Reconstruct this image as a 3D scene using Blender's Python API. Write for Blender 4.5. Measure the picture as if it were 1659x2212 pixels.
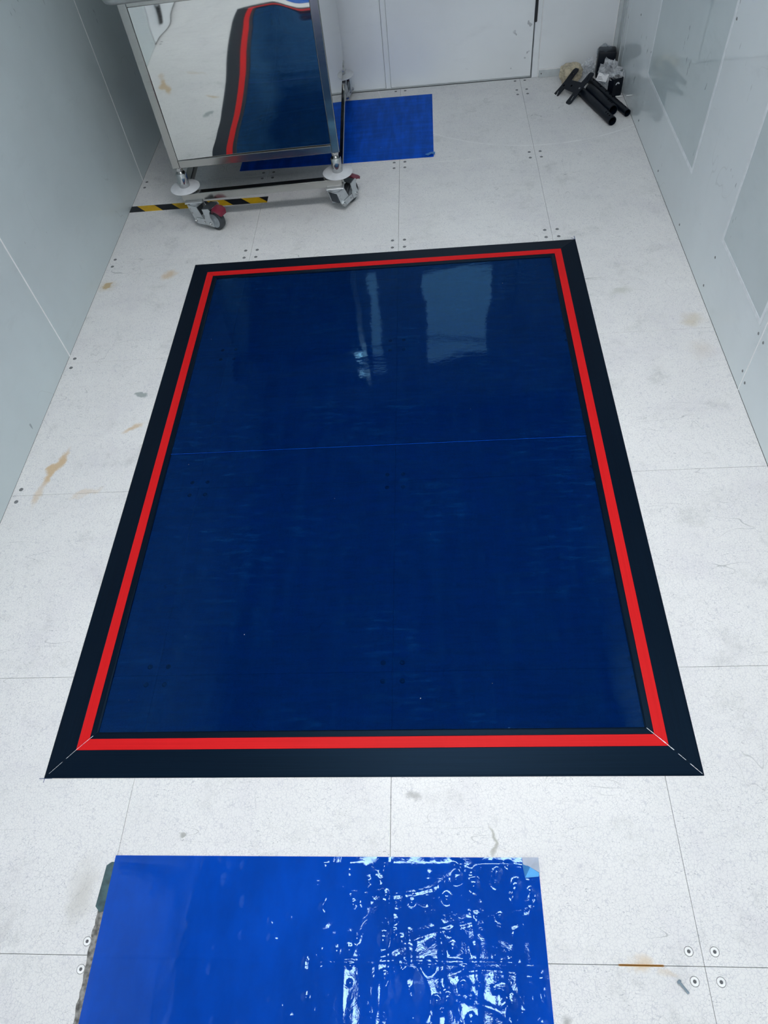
import bpy, bmesh, math, random
from mathutils import Vector, Matrix, noise
from mathutils.geometry import tessellate_polygon

S = bpy.context.scene
COL = S.collection
for o in list(bpy.data.objects):
    bpy.data.objects.remove(o)
R = math.radians
random.seed(7)

# ------------------------------------------------------------------ camera
cam_d = bpy.data.cameras.new('camera')
cam = bpy.data.objects.new('camera', cam_d)
COL.objects.link(cam)
AX = Vector((0.99578618, 0.02000144, -0.0894976))
AY = -Vector((-0.03599761, -0.81234111, -0.58207052))
AZ = -Vector((-0.08434483, 0.58283948, -0.80819805))
M = Matrix((AX, AY, AZ)).transposed().to_4x4()
M.translation = Vector((0.13752703, -0.07949188, 1.6173254))
cam.matrix_world = M
cam_d.sensor_fit = 'VERTICAL'
cam_d.sensor_height = 36.0
cam_d.sensor_width = 27.0
cam_d.lens = 1500.7 * 36.0 / 2212.0
cam_d.clip_start = 0.02
S.camera = cam

# ------------------------------------------------------------------ world, exposure
W = bpy.data.worlds.new('world')
S.world = W
W.use_nodes = True
W.node_tree.nodes['Background'].inputs[0].default_value = (0.55, 0.62, 0.7, 1)
W.node_tree.nodes['Background'].inputs[1].default_value = 0.3
S.view_settings.view_transform = 'Standard'
S.view_settings.look = 'None'
S.view_settings.gamma = 1.0
S.view_settings.use_curve_mapping = False
S.view_settings.exposure = 0.14

LIGHT_STRENGTH = 27.5       # emission of the ceiling panels
LIGHT_COLOR = (0.975, 0.975, 0.985, 1)
CEIL = 2.32                 # ceiling height
XL, XR, YB, YF = -1.199, 1.062, 3.745, -4.2   # inner faces of the room

# ------------------------------------------------------------------ node helpers
class NT:
    def __init__(s, name):
        s.m = bpy.data.materials.new(name)
        s.m.use_nodes = True
        s.t = s.m.node_tree
        s.t.nodes.clear()
        s.out = s.t.nodes.new('ShaderNodeOutputMaterial')
        s._pos = None
    def n(s, typ, **kw):
        nd = s.t.nodes.new(typ)
        for k, v in kw.items():
            setattr(nd, k, v)
        return nd
    def link(s, a, b):
        s.t.links.new(a, b)
    def put(s, sock, v):
        if isinstance(v, bpy.types.NodeSocket):
            s.link(v, sock)
        elif isinstance(v, (tuple, list)) and len(v) == 3 and sock.type == 'RGBA':
            sock.default_value = (*v, 1)
        else:
            sock.default_value = v
    def math(s, op, a, b=0.0, c=0.0, clamp=False):
        nd = s.n('ShaderNodeMath', operation=op, use_clamp=clamp)
        s.put(nd.inputs[0], a); s.put(nd.inputs[1], b); s.put(nd.inputs[2], c)
        return nd.outputs[0]
    def vmath(s, op, a, b=(0, 0, 0)):
        nd = s.n('ShaderNodeVectorMath', operation=op)
        s.put(nd.inputs[0], a); s.put(nd.inputs[1], b)
        return nd.outputs['Value'] if op in ('LENGTH', 'DISTANCE', 'DOT_PRODUCT') else nd.outputs[0]
    def pos(s):
        if s._pos is None:
            s._pos = s.n('ShaderNodeNewGeometry').outputs['Position']
        return s._pos
    def obj(s):
        return s.n('ShaderNodeTexCoord').outputs['Object']
    def noise(s, vec, scale, detail=3.0, rough=0.5, dist=0.0):
        nd = s.n('ShaderNodeTexNoise')
        s.link(vec, nd.inputs['Vector'])
        nd.inputs['Scale'].default_value = scale
        nd.inputs['Detail'].default_value = detail
        nd.inputs['Roughness'].default_value = rough
        nd.inputs['Distortion'].default_value = dist
        return nd.outputs['Fac']
    def voronoi(s, vec, scale, feature='DISTANCE_TO_EDGE', rand=1.0):
        nd = s.n('ShaderNodeTexVoronoi', feature=feature)
        s.link(vec, nd.inputs['Vector'])
        nd.inputs['Scale'].default_value = scale
        nd.inputs['Randomness'].default_value = rand
        return nd.outputs['Distance']
    def ss(s, v, lo, hi, a=0.0, b=1.0):
        nd = s.n('ShaderNodeMapRange', interpolation_type='SMOOTHSTEP')
        s.put(nd.inputs['Value'], v)
        nd.inputs['From Min'].default_value = lo
        nd.inputs['From Max'].default_value = hi
        nd.inputs['To Min'].default_value = a
        nd.inputs['To Max'].default_value = b
        return nd.outputs['Result']
    def mix(s, f, a, b, mode='MIX'):
        nd = s.n('ShaderNodeMix', data_type='RGBA', blend_type=mode)
        s.put(nd.inputs[0], f); s.put(nd.inputs[6], a); s.put(nd.inputs[7], b)
        return nd.outputs[2]
    def scaled(s, vec, sc):
        return s.vmath('MULTIPLY', vec, sc)
    def bump(s, h, strength=0.3, dist=0.001):
        nd = s.n('ShaderNodeBump')
        s.link(h, nd.inputs['Height'])
        nd.inputs['Strength'].default_value = strength
        nd.inputs['Distance'].default_value = dist
        return nd.outputs[0]
    def pbr(s, col, rough=0.5, metal=0.0, spec=0.5, normal=None, **kw):
        nd = s.n('ShaderNodeBsdfPrincipled')
        s.put(nd.inputs['Base Color'], col)
        s.put(nd.inputs['Roughness'], rough)
        s.put(nd.inputs['Metallic'], metal)
        s.put(nd.inputs['Specular IOR Level'], spec)
        if normal is not None:
            s.link(normal, nd.inputs['Normal'])
        for k, v in kw.items():
            s.put(nd.inputs[k], v)
        return nd.outputs[0]
    def done(s, sh):
        s.link(sh, s.out.inputs[0])
        return s.m

def simple(name, col, rough=0.5, metal=0.0, spec=0.5, var=0.06, scale=40.0, bump=0.0):
    t = NT(name)
    v = t.noise(t.obj(), scale, 4)
    f = t.ss(v, 0.3, 0.7)
    c = t.mix(f, tuple(x * (1 - var) for x in col), tuple(min(1, x * (1 + var)) for x in col))
    nrm = t.bump(v, bump, 0.002) if bump else None
    return t.done(t.pbr(c, rough, metal, spec, nrm))

# ------------------------------------------------------------------ materials
def floor_material():
    t = NT('floor_laminate')
    p = t.pos()
    wn = t.n('ShaderNodeTexNoise'); t.link(p, wn.inputs['Vector'])
    wn.inputs['Scale'].default_value = 110.0
    warp = t.vmath('ADD', p, t.scaled(wn.outputs['Color'], (0.006, 0.006, 0.0)))
    warp = t.scaled(warp, (1.0, 1.0, 0.0))
    e = t.voronoi(warp, 150.0)
    lines = t.ss(e, 0.015, 0.085, 1.0, 0.0)
    linemask = t.ss(t.noise(p, 60.0, 3), 0.30, 0.66, 0.42, 1.0)
    lines = t.math('MULTIPLY', lines, linemask)
    big = t.ss(t.noise(p, 2.3, 4, 0.6), 0.3, 0.7)
    c = t.mix(big, (0.785, 0.792, 0.790), (0.835, 0.842, 0.838))
    tint = t.ss(t.noise(t.vmath('ADD', p, (3, 7, 1)), 5.0, 5, 0.65), 0.45, 0.75)
    c = t.mix(t.math('MULTIPLY', tint, 0.40), c, (0.66, 0.65, 0.70))
    c = t.mix(t.math('MULTIPLY', lines, 0.40), c, (0.40, 0.42, 0.49))
    # little dark flecks and fibres
    fl = t.noise(t.scaled(p, (1.0, 2.1, 1.0)), 190.0, 2, 0.5, 1.5)
    fl = t.math('MULTIPLY', t.ss(fl, 0.63, 0.70), t.ss(t.noise(p, 9.0, 3), 0.34, 0.60))
    c = t.mix(t.math('MULTIPLY', fl, 0.62), c, (0.20, 0.22, 0.27))
    f2 = t.math('MULTIPLY', t.ss(t.noise(t.scaled(p, (2.3, 1.0, 1.0)), 120.0, 3, 0.6, 2.0), 0.66, 0.72), t.ss(t.noise(p, 5.0, 3), 0.45, 0.6))
    c = t.mix(t.math('MULTIPLY', f2, 0.6), c, (0.18, 0.20, 0.22))
    # long thin scuffs: iso-lines of a stretched noise, broken up by a mask
    for k, (sc, off, st) in enumerate((((0.8, 2.6, 1), (4, 1, 0), 0.50), ((2.4, 0.9, 1), (9, 2, 0), 0.36), ((0.5, 3.4, 1), (2, 8, 0), 0.4))):
        nz = t.noise(t.vmath('ADD', t.scaled(p, sc), off), 3.4, 2, 0.45)
        ln = t.ss(t.math('ABSOLUTE', t.math('SUBTRACT', nz, 0.5)), 0.0006, 0.0022, 1.0, 0.0)
        mk = t.ss(t.noise(t.vmath('ADD', p, off), 4.0, 3, 0.6), 0.54, 0.64)
        c = t.mix(t.math('MULTIPLY', t.math('MULTIPLY', ln, mk), st), c, (0.25, 0.27, 0.28))
    # grime clouds
    gr = t.ss(t.noise(t.vmath('ADD', p, (11, 5, 2)), 7.5, 7, 0.74), 0.52, 0.78)
    c = t.mix(t.math('MULTIPLY', gr, 0.46), c, (0.36, 0.38, 0.37))
    wob = t.n('ShaderNodeTexNoise')
    t.link(p, wob.inputs['Vector']); wob.inputs['Scale'].default_value = 22.0
    wob.inputs['Detail'].default_value = 4.0
    pw = t.vmath('ADD', p, t.scaled(t.vmath('SUBTRACT', wob.outputs['Color'], (0.5, 0.5, 0.5)), (0.06, 0.06, 0.0)))
    def blot(x, y, rx, ry, ang, col, st, soft=0.6):
        nonlocal c
        d = t.vmath('SUBTRACT', pw, (x, y, 0))
        rt = t.n('ShaderNodeVectorRotate', rotation_type='Z_AXIS')
        t.link(d, rt.inputs['Vector']); rt.inputs['Angle'].default_value = -ang
        l = t.vmath('LENGTH', t.scaled(rt.outputs[0], (1 / rx, 1 / ry, 0)))
        f = t.math('MULTIPLY', t.ss(l, 1 - soft, 1.0, 1.0, 0.0), st)
        c = t.mix(f, c, col)
    OR = (0.60, 0.40, 0.17)
    blot(-1.164, 2.250, .028, .022, 0, (0.42, 0.27, 0.08), .8, .4)
    blot(-1.168, 2.250, .055, .045, 0, (0.62, 0.50, 0.30), .45, .9)
    blot(-1.093, 1.305, .020, .095, -.35, OR, .75, .6)
    blot(-1.112, 1.20, .018, .06, -.1, OR, .4, .8)
    blot(-.921, 2.300, .035, .05, -.5, OR, .55, .8)
    blot(-.869, 1.464, .045, .016, .5, OR, .6, .8)
    blot(-.96, 1.20, .07, .015, .4, OR, .3, .9)
    blot(-.878, 1.619, .028, .012, 0, (0.20, 0.26, 0.26), .7, .5)
    blot(1.003, 1.845, .055, .06, 0, (0.58, 0.50, 0.36), .55, 1.0)
    blot(1.00, 1.70, .06, .07, 0, (0.58, 0.50, 0.40), .3, 1.0)
    blot(.483, .004, .035, .022, 0, (0.62, 0.45, 0.25), .55, .8)
    blot(.53, -.015, .02, .012, 0, (0.62, 0.50, 0.35), .4, .8)
    blot(.047, .308, .022, .012, .2, (0.25, 0.26, 0.26), .6, .8)
    blot(.219, .215, .008, .045, 0, (0.30, 0.31, 0.27), .7, .8)
    blot(-.46, .235, .012, .007, 0, (0.30, 0.31, 0.29), .7, .6)
    blot(-.66, .11, .05, .09, 0, (0.50, 0.49, 0.45), .55, 1.0)
    blot(-.82, -.02, .02, .16, -.15, (0.50, 0.50, 0.50), .5, .9)
    blot(.325, -.11, .012, .03, -.4, (0.25, 0.26, 0.25), .7, .8)
    blot(.80, 2.02, .06, .03, .2, (0.50, 0.52, 0.46), .5, .9)
    # pale arc that the door's bottom edge has worn into the floor
    ad = t.vmath('LENGTH', t.scaled(t.vmath('SUBTRACT', p, (0.66, 3.86, 0)), (1, 1, 0)))
    ring = t.ss(t.math('ABSOLUTE', t.math('SUBTRACT', ad, 0.782)), 0.001, 0.006, 1.0, 0.0)
    c = t.mix(t.math('MULTIPLY', ring, t.math('MULTIPLY', 0.7, t.ss(t.noise(p, 12.0), 0.3, 0.6))), c, (0.92, 0.93, 0.94))
    # rust line in the near seam
    px = t.n('ShaderNodeSeparateXYZ'); t.link(p, px.inputs[0])
    seg = t.math('MULTIPLY', t.ss(t.math('ABSOLUTE', t.math('SUBTRACT', px.outputs[0], 0.483)), 0.040, 0.044, 1, 0),
                 t.ss(t.math('ABSOLUTE', px.outputs[1]), 0.0015, 0.0022, 1, 0))
    c = t.mix(seg, c, (0.45, 0.22, 0.05))
    def stroke(x0, y0, x1, y1, w, col, st):
        nonlocal c
        L = math.hypot(x1 - x0, y1 - y0); a = math.atan2(y1 - y0, x1 - x0)
        d = t.vmath('SUBTRACT', p, ((x0 + x1) / 2, (y0 + y1) / 2, 0))
        rt = t.n('ShaderNodeVectorRotate', rotation_type='Z_AXIS')
        t.link(d, rt.inputs['Vector']); rt.inputs['Angle'].default_value = -a
        q = t.n('ShaderNodeSeparateXYZ'); t.link(rt.outputs[0], q.inputs[0])
        f = t.math('MULTIPLY', t.ss(t.math('ABSOLUTE', q.outputs[0]), L / 2 - .002, L / 2, 1, 0),
                   t.ss(t.math('ABSOLUTE', q.outputs[1]), w * .5, w, 1, 0))
        c = t.mix(t.math('MULTIPLY', f, st), c, col)
    PEN = (0.05, 0.10, 0.22)
    stroke(-.834, .348, -.80, .349, .0012, PEN, .9)
    stroke(-.820, .338, -.819, .36, .0012, PEN, .9)
    stroke(.668, 2.36, .684, 2.348, .0025, PEN, .8)
    stroke(.682, 2.34, .682, 2.372, .0025, PEN, .8)
    n = t.bump(t.noise(p, 260.0, 2), 0.08, 0.0006)
    return t.done(t.pbr(c, 0.42, 0, 0.35, n))

def wall_material(name, base, rough, seed, spec=0.5, wave=0.05):
    t = NT(name)
    p = t.vmath('ADD', t.pos(), seed)
    b = t.ss(t.noise(p, 1.6, 4, 0.6), 0.3, 0.7)
    c = t.mix(b, tuple(x * 0.95 for x in base), tuple(min(1, x * 1.04) for x in base))
    # grazing smears of dirt near the floor and thin dark nicks
    nk = t.noise(t.scaled(p, (1, 2.2, 0.8)), 26.0, 2, 0.5)
    nk = t.math('MULTIPLY', t.ss(nk, 0.70, 0.73), t.ss(t.noise(p, 3.0, 2), 0.52, 0.6))
    c = t.mix(t.math('MULTIPLY', nk, 0.55), c, (0.12, 0.14, 0.17))
    sm = t.math('MULTIPLY', t.ss(t.noise(t.scaled(p, (1, 1.0, 3.0)), 5.0, 5, 0.65), 0.55, 0.8), 0.22)
    c = t.mix(sm, c, tuple(x * 0.72 for x in base))
    nz = t.noise(t.scaled(p, (1, 1.4, 0.7)), 3.1, 2, 0.4)
    ln = t.ss(t.math('ABSOLUTE', t.math('SUBTRACT', nz, 0.5)), 0.0006, 0.0022, 1.0, 0.0)
    ln = t.math('MULTIPLY', ln, t.ss(t.noise(p, 2.6, 2), 0.56, 0.66))
    c = t.mix(t.math('MULTIPLY', ln, 0.3), c, tuple(x * 0.6 for x in base))
    n = t.bump(t.noise(p, 3.5, 3), wave, 0.01) if wave else None
    return t.done(t.pbr(c, rough, 0, spec, n))

def film_material(name, clear, body, mixf, rough, kind, ior, tint=(1, 1, 1)):
    """a glossy tinted film: you look through it at the floor, plus a little milky body"""
    t = NT(name)
    p = t.pos()
    st = t.noise(t.scaled(p, (1.0, 6.5, 1.0)), 6.0, 5, 0.65)
    st2 = t.noise(t.scaled(p, (5.0, 0.8, 1.0)), 6.0, 4, 0.6)
    f = t.math('ADD', t.ss(st, 0.35, 0.75, -0.12, 0.16), t.ss(st2, 0.35, 0.75, -0.08, 0.10))
    f = t.math('ADD', f, mixf, clamp=True)
    if kind == 'front':
        f = t.math('ADD', mixf, t.ss(t.noise(p, 4.0, 3), 0.35, 0.7, -0.06, 0.06), clamp=True)
        blue = t.mix(t.ss(t.noise(t.scaled(p, (2.0, 0.8, 1.0)), 5.0, 4, 0.6), 0.3, 0.7), tuple(x * 0.88 for x in body), tuple(x * 1.12 for x in body))
    elif kind == 'big':
        s3 = t.math('MULTIPLY', t.ss(t.noise(t.scaled(p, (1.0, 5.0, 1.0)), 13.0, 5, 0.7), 0.48, 0.74), t.ss(t.noise(p, 2.6, 3), 0.42, 0.62))
        blue = t.mix(t.ss(st2, 0.3, 0.7), tuple(x * 0.8 for x in body), tuple(x * 1.15 for x in body))
        blue = t.mix(s3, blue, (0.002, body[1] * 3.2, body[2] * 2.2))
    else:
        blue = t.mix(t.ss(st2, 0.3, 0.7), tuple(x * 0.9 for x in body), tuple(x * 1.15 for x in body))
    if kind == 'front':
        h = t.math('ADD', t.math('MULTIPLY', t.noise(p, 38.0, 4, 0.6, 0.6), 0.6),
                   t.math('MULTIPLY', t.noise(t.scaled(p, (3.0, 1.0, 1.0)), 9.0, 3), 0.8))
        amp = t.n('ShaderNodeSeparateXYZ'); t.link(p, amp.inputs[0])
        h = t.math('MULTIPLY', h, t.ss(amp.outputs[0], -0.35, 0.05, 0.35, 1.0))
        nrm = t.bump(h, 0.28, 0.004)
    elif kind == 'big':
        # ripples and blisters left where the film was not rolled flat
        h = t.math('ADD', t.noise(t.scaled(p, (1.0, 2.2, 1.0)), 16.0, 4, 0.6),
                   t.math('MULTIPLY', t.noise(t.scaled(p, (1, 1, 1)), 60.0, 2), 0.10))
        nrm = t.bump(h, 0.16, 0.0016)
    else:
        h = t.noise(t.scaled(p, (2.0, 1.0, 1.0)), 10.0, 4, 0.6)
        nrm = t.bump(h, 0.4, 0.003)
    # lint specks caught on the film
    sp = t.ss(t.voronoi(p, 11.0, 'F1'), 0.012, 0.018, 1.0, 0.0)
    blue = t.mix(t.math('MULTIPLY', sp, 0.7), blue, (0.6, 0.68, 0.72))
    f = t.math('MAXIMUM', f, t.math('MULTIPLY', sp, 0.8))
    dif = t.n('ShaderNodeBsdfDiffuse'); t.put(dif.inputs[0], blue); t.link(nrm, dif.inputs['Normal'])
    tr = t.n('ShaderNodeBsdfTransparent'); t.put(tr.inputs[0], clear)
    m1 = t.n('ShaderNodeMixShader'); t.put(m1.inputs[0], f)
    t.link(tr.outputs[0], m1.inputs[1]); t.link(dif.outputs[0], m1.inputs[2])
    gl = t.n('ShaderNodeBsdfGlossy'); gl.inputs['Roughness'].default_value = rough
    gl.inputs[0].default_value = (*tint, 1); t.link(nrm, gl.inputs['Normal'])
    fr = t.n('ShaderNodeFresnel'); fr.inputs['IOR'].default_value = ior; t.link(nrm, fr.inputs['Normal'])
    m2 = t.n('ShaderNodeMixShader'); t.link(fr.outputs[0], m2.inputs[0])
    t.link(m1.outputs[0], m2.inputs[1]); t.link(gl.outputs[0], m2.inputs[2])
    return t.done(m2.outputs[0])

def plastic_bag(name, col, mixf, rough=0.18):
    t = NT(name)
    p = t.obj()
    v = t.noise(p, 30.0, 4, 0.6, 0.8)
    nrm = t.bump(v, 0.7, 0.01)
    f = t.ss(v, 0.35, 0.65, mixf * 0.6, min(1, mixf * 1.4))
    dif = t.n('ShaderNodeBsdfPrincipled')
    t.put(dif.inputs['Base Color'], col); dif.inputs['Roughness'].default_value = rough
    t.link(nrm, dif.inputs['Normal'])
    tr = t.n('ShaderNodeBsdfTransparent'); t.put(tr.inputs[0], (0.93, 0.95, 0.97))
    m = t.n('ShaderNodeMixShader'); t.link(f, m.inputs[0])
    t.link(tr.outputs[0], m.inputs[1]); t.link(dif.outputs[0], m.inputs[2])
    return t.done(m.outputs[0])

def steel_material(name, col, rough, brush=(1, 1, 60), bs=0.05):
    t = NT(name)
    v = t.noise(t.scaled(t.obj(), brush), 20.0, 3)
    c = t.mix(t.ss(v, 0.3, 0.7), tuple(x * 0.94 for x in col), col)
    r = t.ss(v, 0.3, 0.7, rough * 0.8, rough * 1.25)
    return t.done(t.pbr(c, r, 1.0, 0.5))

def hazard_material():
    t = NT('hazard_stripes')
    p = t.n('ShaderNodeSeparateXYZ'); t.link(t.obj(), p.inputs[0])
    d = t.math('ADD', p.outputs[0], t.math('MULTIPLY', p.outputs[1], 1.05))
    ph = t.math('FRACT', t.math('DIVIDE', t.math('ADD', d, 0.024), 0.1585))
    f = t.ss(ph, 0.497, 0.503)
    w = t.noise(t.obj(), 30.0, 4)
    yel = t.mix(t.ss(w, 0.4, 0.7), (0.72, 0.44, 0.012), (0.60, 0.36, 0.015))
    blk = t.mix(t.ss(w, 0.4, 0.7), (0.008, 0.010, 0.016), (0.016, 0.018, 0.024))
    return t.done(t.pbr(t.mix(f, blk, yel), 0.45))

def rubber_black():
    t = NT('border_rubber_black')
    v = t.noise(t.obj(), 60.0, 4)
    rib = t.noise(t.scaled(t.obj(), (0.6, 90.0, 1)), 5.0, 2)
    c = t.mix(t.ss(rib, 0.35, 0.65), (0.0003, 0.0026, 0.0085), (0.0010, 0.0048, 0.0130))
    n = t.bump(t.math('ADD', t.math('MULTIPLY', v, 0.3), rib), 0.10, 0.001)
    return t.done(t.pbr(c, 0.44, 0, 0.20, n, **{'Specular Tint': (0.30, 0.60, 1.0, 1)}))

def rubber_red():
    t = NT('border_rubber_red')
    rib = t.noise(t.scaled(t.obj(), (0.6, 90.0, 1)), 5.0, 2)
    c = t.mix(t.ss(rib, 0.3, 0.7), (0.64, 0.010, 0.013), (0.70, 0.013, 0.016))
    return t.done(t.pbr(c, 0.5, 0, 0.1))

MAT = dict(
    floor=floor_material(),
    sub=simple('subfloor_dark', (0.03, 0.035, 0.04), 0.9),
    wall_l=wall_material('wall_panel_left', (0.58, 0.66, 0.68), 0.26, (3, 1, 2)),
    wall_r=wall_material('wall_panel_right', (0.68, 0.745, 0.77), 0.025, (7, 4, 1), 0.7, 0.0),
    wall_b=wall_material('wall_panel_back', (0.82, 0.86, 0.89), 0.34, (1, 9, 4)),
    door=wall_material('door_paint', (0.84, 0.88, 0.905), 0.36, (5, 2, 8)),
    ceil=simple('ceiling_paint', (0.30, 0.32, 0.34), 0.8),
    joint=simple('sealant_white', (0.90, 0.91, 0.92), 0.5),
    alu=simple('aluminium_trim', (0.55, 0.60, 0.62), 0.38, 0.0, 0.5),
    seal=simple('black_seal', (0.012, 0.014, 0.018), 0.4),
    washer=simple('screw_ring', (0.93, 0.94, 0.94), 0.35),
    hole=simple('screw_recess_rim_shade', (0.10, 0.105, 0.115), 0.5),
    screwdull=simple('screw_dull', (0.17, 0.18, 0.19), 0.45),
    black=rubber_black(), red=rubber_red(),
    glare_line=simple('joint_glare', (0.85, 0.88, 0.92), 0.3),
    film=film_material('blue_film', (0.006, 0.142, 0.40), (0.0003, 0.016, 0.092), 0.45, 0.035, 'big', 1.38, (0.20, 0.52, 0.80)),
    film_front=film_material('bright_blue_film', (0.01, 0.22, 0.65), (0.0006, 0.064, 0.50), 0.86, 0.06, 'front', 1.5, (0.50, 0.80, 1.0)),
    film_back=film_material('rear_blue_film', (0.01, 0.2, 0.6), (0.0006, 0.076, 0.58), 0.88, 0.3, 'back', 1.3, (0.3, 0.6, 0.9)),
    tab_w=simple('tab_white', (0.72, 0.80, 0.92), 0.3),
    tab_b=simple('tab_light_blue', (0.10, 0.42, 0.86), 0.3),
    residue=simple('residue_grey', (0.21, 0.21, 0.20), 0.8, 0, 0.3, 0.6, 90.0),
    residue2=simple('residue_teal', (0.055, 0.105, 0.115), 0.6, 0, 0.4, 0.3, 60.0),
    hazard=hazard_material(),
    mirror=steel_material('polished_steel', (0.64, 0.66, 0.645), 0.025),
    steel=steel_material('brushed_steel_tube', (0.43, 0.43, 0.41), 0.17),
    chrome=steel_material('chrome', (0.52, 0.53, 0.53), 0.13),
    pane=wall_material('window_pane_grey', (0.53, 0.61, 0.63), 0.02, (2, 3, 5), 0.7, 0.0),
    satin=simple('satin_steel', (0.36, 0.38, 0.385), 0.35, 0.8),
    trim=simple('window_trim_white', (0.735, 0.785, 0.815), 0.12),
    zinc=simple('zinc_plate', (0.52, 0.55, 0.57), 0.34, 0.75, 0.5),
    darksteel=simple('dark_steel', (0.05, 0.06, 0.07), 0.45, 0.5),
    nylon=simple('white_nylon', (0.62, 0.64, 0.67), 0.5),
    tyre=simple('grey_tyre', (0.035, 0.042, 0.05), 0.6),
    hub=simple('grey_hub', (0.33, 0.37, 0.40), 0.45),
    pedal=simple('red_pedal', (0.17, 0.012, 0.035), 0.4),
    tube=simple('black_powdercoat', (0.0025, 0.006, 0.013), 0.42, 0, 0.22),
    pit=simple('pit_black', (0.001, 0.001, 0.002), 0.9, 0, 0.0),
    bagclear=plastic_bag('clear_bag', (0.90, 0.93, 0.96), 0.36, 0.12),
    bagbeige=plastic_bag('beige_bag', (0.62, 0.55, 0.40), 0.9, 0.4),
    bagdark=plastic_bag('smoky_bag', (0.30, 0.36, 0.42), 0.16, 0.2),
    boxblack=simple('black_box', (0.003, 0.006, 0.013), 0.35, 0, 0.3),
    paper=simple('white_paper', (0.82, 0.83, 0.85), 0.6),
    ink=simple('print_black', (0.02, 0.02, 0.03), 0.6),
    bolt=simple('zinc_bolt', (0.30, 0.38, 0.44), 0.35, 0.7),
)
def lamp_material(name, col, strength):
    t = NT(name)
    e = t.n('ShaderNodeEmission'); e.inputs[0].default_value = col; e.inputs[1].default_value = strength
    return t.done(e.outputs[0])
MAT['lamp'] = lamp_material('lamp_diffuser', LIGHT_COLOR, LIGHT_STRENGTH)
def glass_lit():
    t = NT('lit_window')
    e = t.n('ShaderNodeEmission'); e.inputs[0].default_value = (0.80, 0.93, 1.0, 1)
    e.inputs[1].default_value = 1.7
    g = t.pbr((0.5, 0.6, 0.65), 0.05)
    m = t.n('ShaderNodeAddShader'); t.link(e.outputs[0], m.inputs[0]); t.link(g, m.inputs[1])
    return t.done(m.outputs[0])
MAT['window'] = glass_lit()

# ------------------------------------------------------------------ mesh helpers
def link(o, parent=None, label=None, cat=None, group=None, kind=None):
    COL.objects.link(o)
    if parent is not None:
        o.parent = parent
    if label: o['label'] = label
    if cat: o['category'] = cat
    if group: o['group'] = group
    if kind: o['kind'] = kind
    return o

def empty(name, loc=(0, 0, 0), rz=0.0, **kw):
    o = bpy.data.objects.new(name, None)
    o.empty_display_size = 0.05
    o.location = loc
    o.rotation_euler = (0, 0, rz)
    return link(o, **kw)

def finish(bm, name, mat, smooth=False):
    bmesh.ops.recalc_face_normals(bm, faces=bm.faces)
    me = bpy.data.meshes.new(name)
    bm.to_mesh(me); bm.free()
    me.materials.append(MAT[mat] if isinstance(mat, str) else mat)
    if smooth:
        for pl in me.polygons: pl.use_smooth = True
        try: me.set_sharp_from_angle(angle=R(40))
        except Exception: pass
    return me

def obj(name, me, parent=None, loc=None, rot=None, **kw):
    o = bpy.data.objects.new(name, me)
    if loc is not None: o.location = loc
    if rot is not None: o.rotation_euler = rot
    return link(o, parent, **kw)

def bm_box(bm, x0, x1, y0, y1, z0, z1, bev=0.0, seg=1):
    b2 = bmesh.new()
    bmesh.ops.create_cube(b2, size=1.0)
    for v in b2.verts:
        v.co = Vector((x0 + (v.co.x + .5) * (x1 - x0), y0 + (v.co.y + .5) * (y1 - y0), z0 + (v.co.z + .5) * (z1 - z0)))
    if bev:
        bmesh.ops.bevel(b2, geom=list(b2.edges), offset=bev, segments=seg, affect='EDGES', profile=0.5)
    tmp = bpy.data.meshes.new('tmp'); b2.to_mesh(tmp); b2.free()
    bm.from_mesh(tmp); bpy.data.meshes.remove(tmp)

def box(name, x0, x1, y0, y1, z0, z1, mat, parent=None, bev=0.0, seg=1, **kw):
    bm = bmesh.new(); bm_box(bm, x0, x1, y0, y1, z0, z1, bev, seg)
    return obj(name, finish(bm, name, mat, bev > 0 and seg > 1), parent, **kw)

def bm_lathe(bm, prof, seg=32, mat4=None):
    """prof: list of (r, z); revolved about z"""
    rings = []
    for r, z in prof:
        if r < 1e-7:
            rings.append([bm.verts.new((0, 0, z))])
        else:
            rings.append([bm.verts.new((r * math.cos(2 * math.pi * i / seg), r * math.sin(2 * math.pi * i / seg), z)) for i in range(seg)])
    fs = []
    for a, b in zip(rings[:-1], rings[1:]):
        for i in range(seg):
            j = (i + 1) % seg
            if len(a) == 1 and len(b) == 1: continue
            if len(a) == 1: bm.faces.new((a[0], b[i], b[j]))
            elif len(b) == 1: bm.faces.new((a[i], b[0], a[j]))
            else: bm.faces.new((a[i], b[i], b[j], a[j]))
    if mat4 is not None:
        for rg in rings:
            for v in rg: v.co = mat4 @ v.co

def lathe(name, prof, mat, parent=None, seg=32, mat4=None, **kw):
    bm = bmesh.new(); bm_lathe(bm, prof, seg, mat4)
    return obj(name, finish(bm, name, mat, True), parent, **kw)

def plate(name, outer, holes, th, mat, parent=None, mat4=None, **kw):
    """flat shape in xy with holes, extruded th in z"""
    loops = [outer] + list(holes)
    flat = [p for l in loops for p in l]
    tris = tessellate_polygon([[Vector((x, y, 0)) for x, y in l] for l in loops])
    bm = bmesh.new()
    lo = [bm.verts.new((x, y, 0)) for x, y in flat]
    hi = [bm.verts.new((x, y, th)) for x, y in flat]
    for a, b, c in tris:
        bm.faces.new((lo[a], lo[b], lo[c])); bm.faces.new((hi[a], hi[c], hi[b]))
    k = 0
    for l in loops:
        n = len(l)
        for i in range(n):
            j = (i + 1) % n
            bm.faces.new((lo[k + i], lo[k + j], hi[k + j], hi[k + i]))
        k += n
    if mat4 is not None:
        for v in bm.verts: v.co = mat4 @ v.co
    return obj(name, finish(bm, name, mat), parent, **kw)

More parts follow.
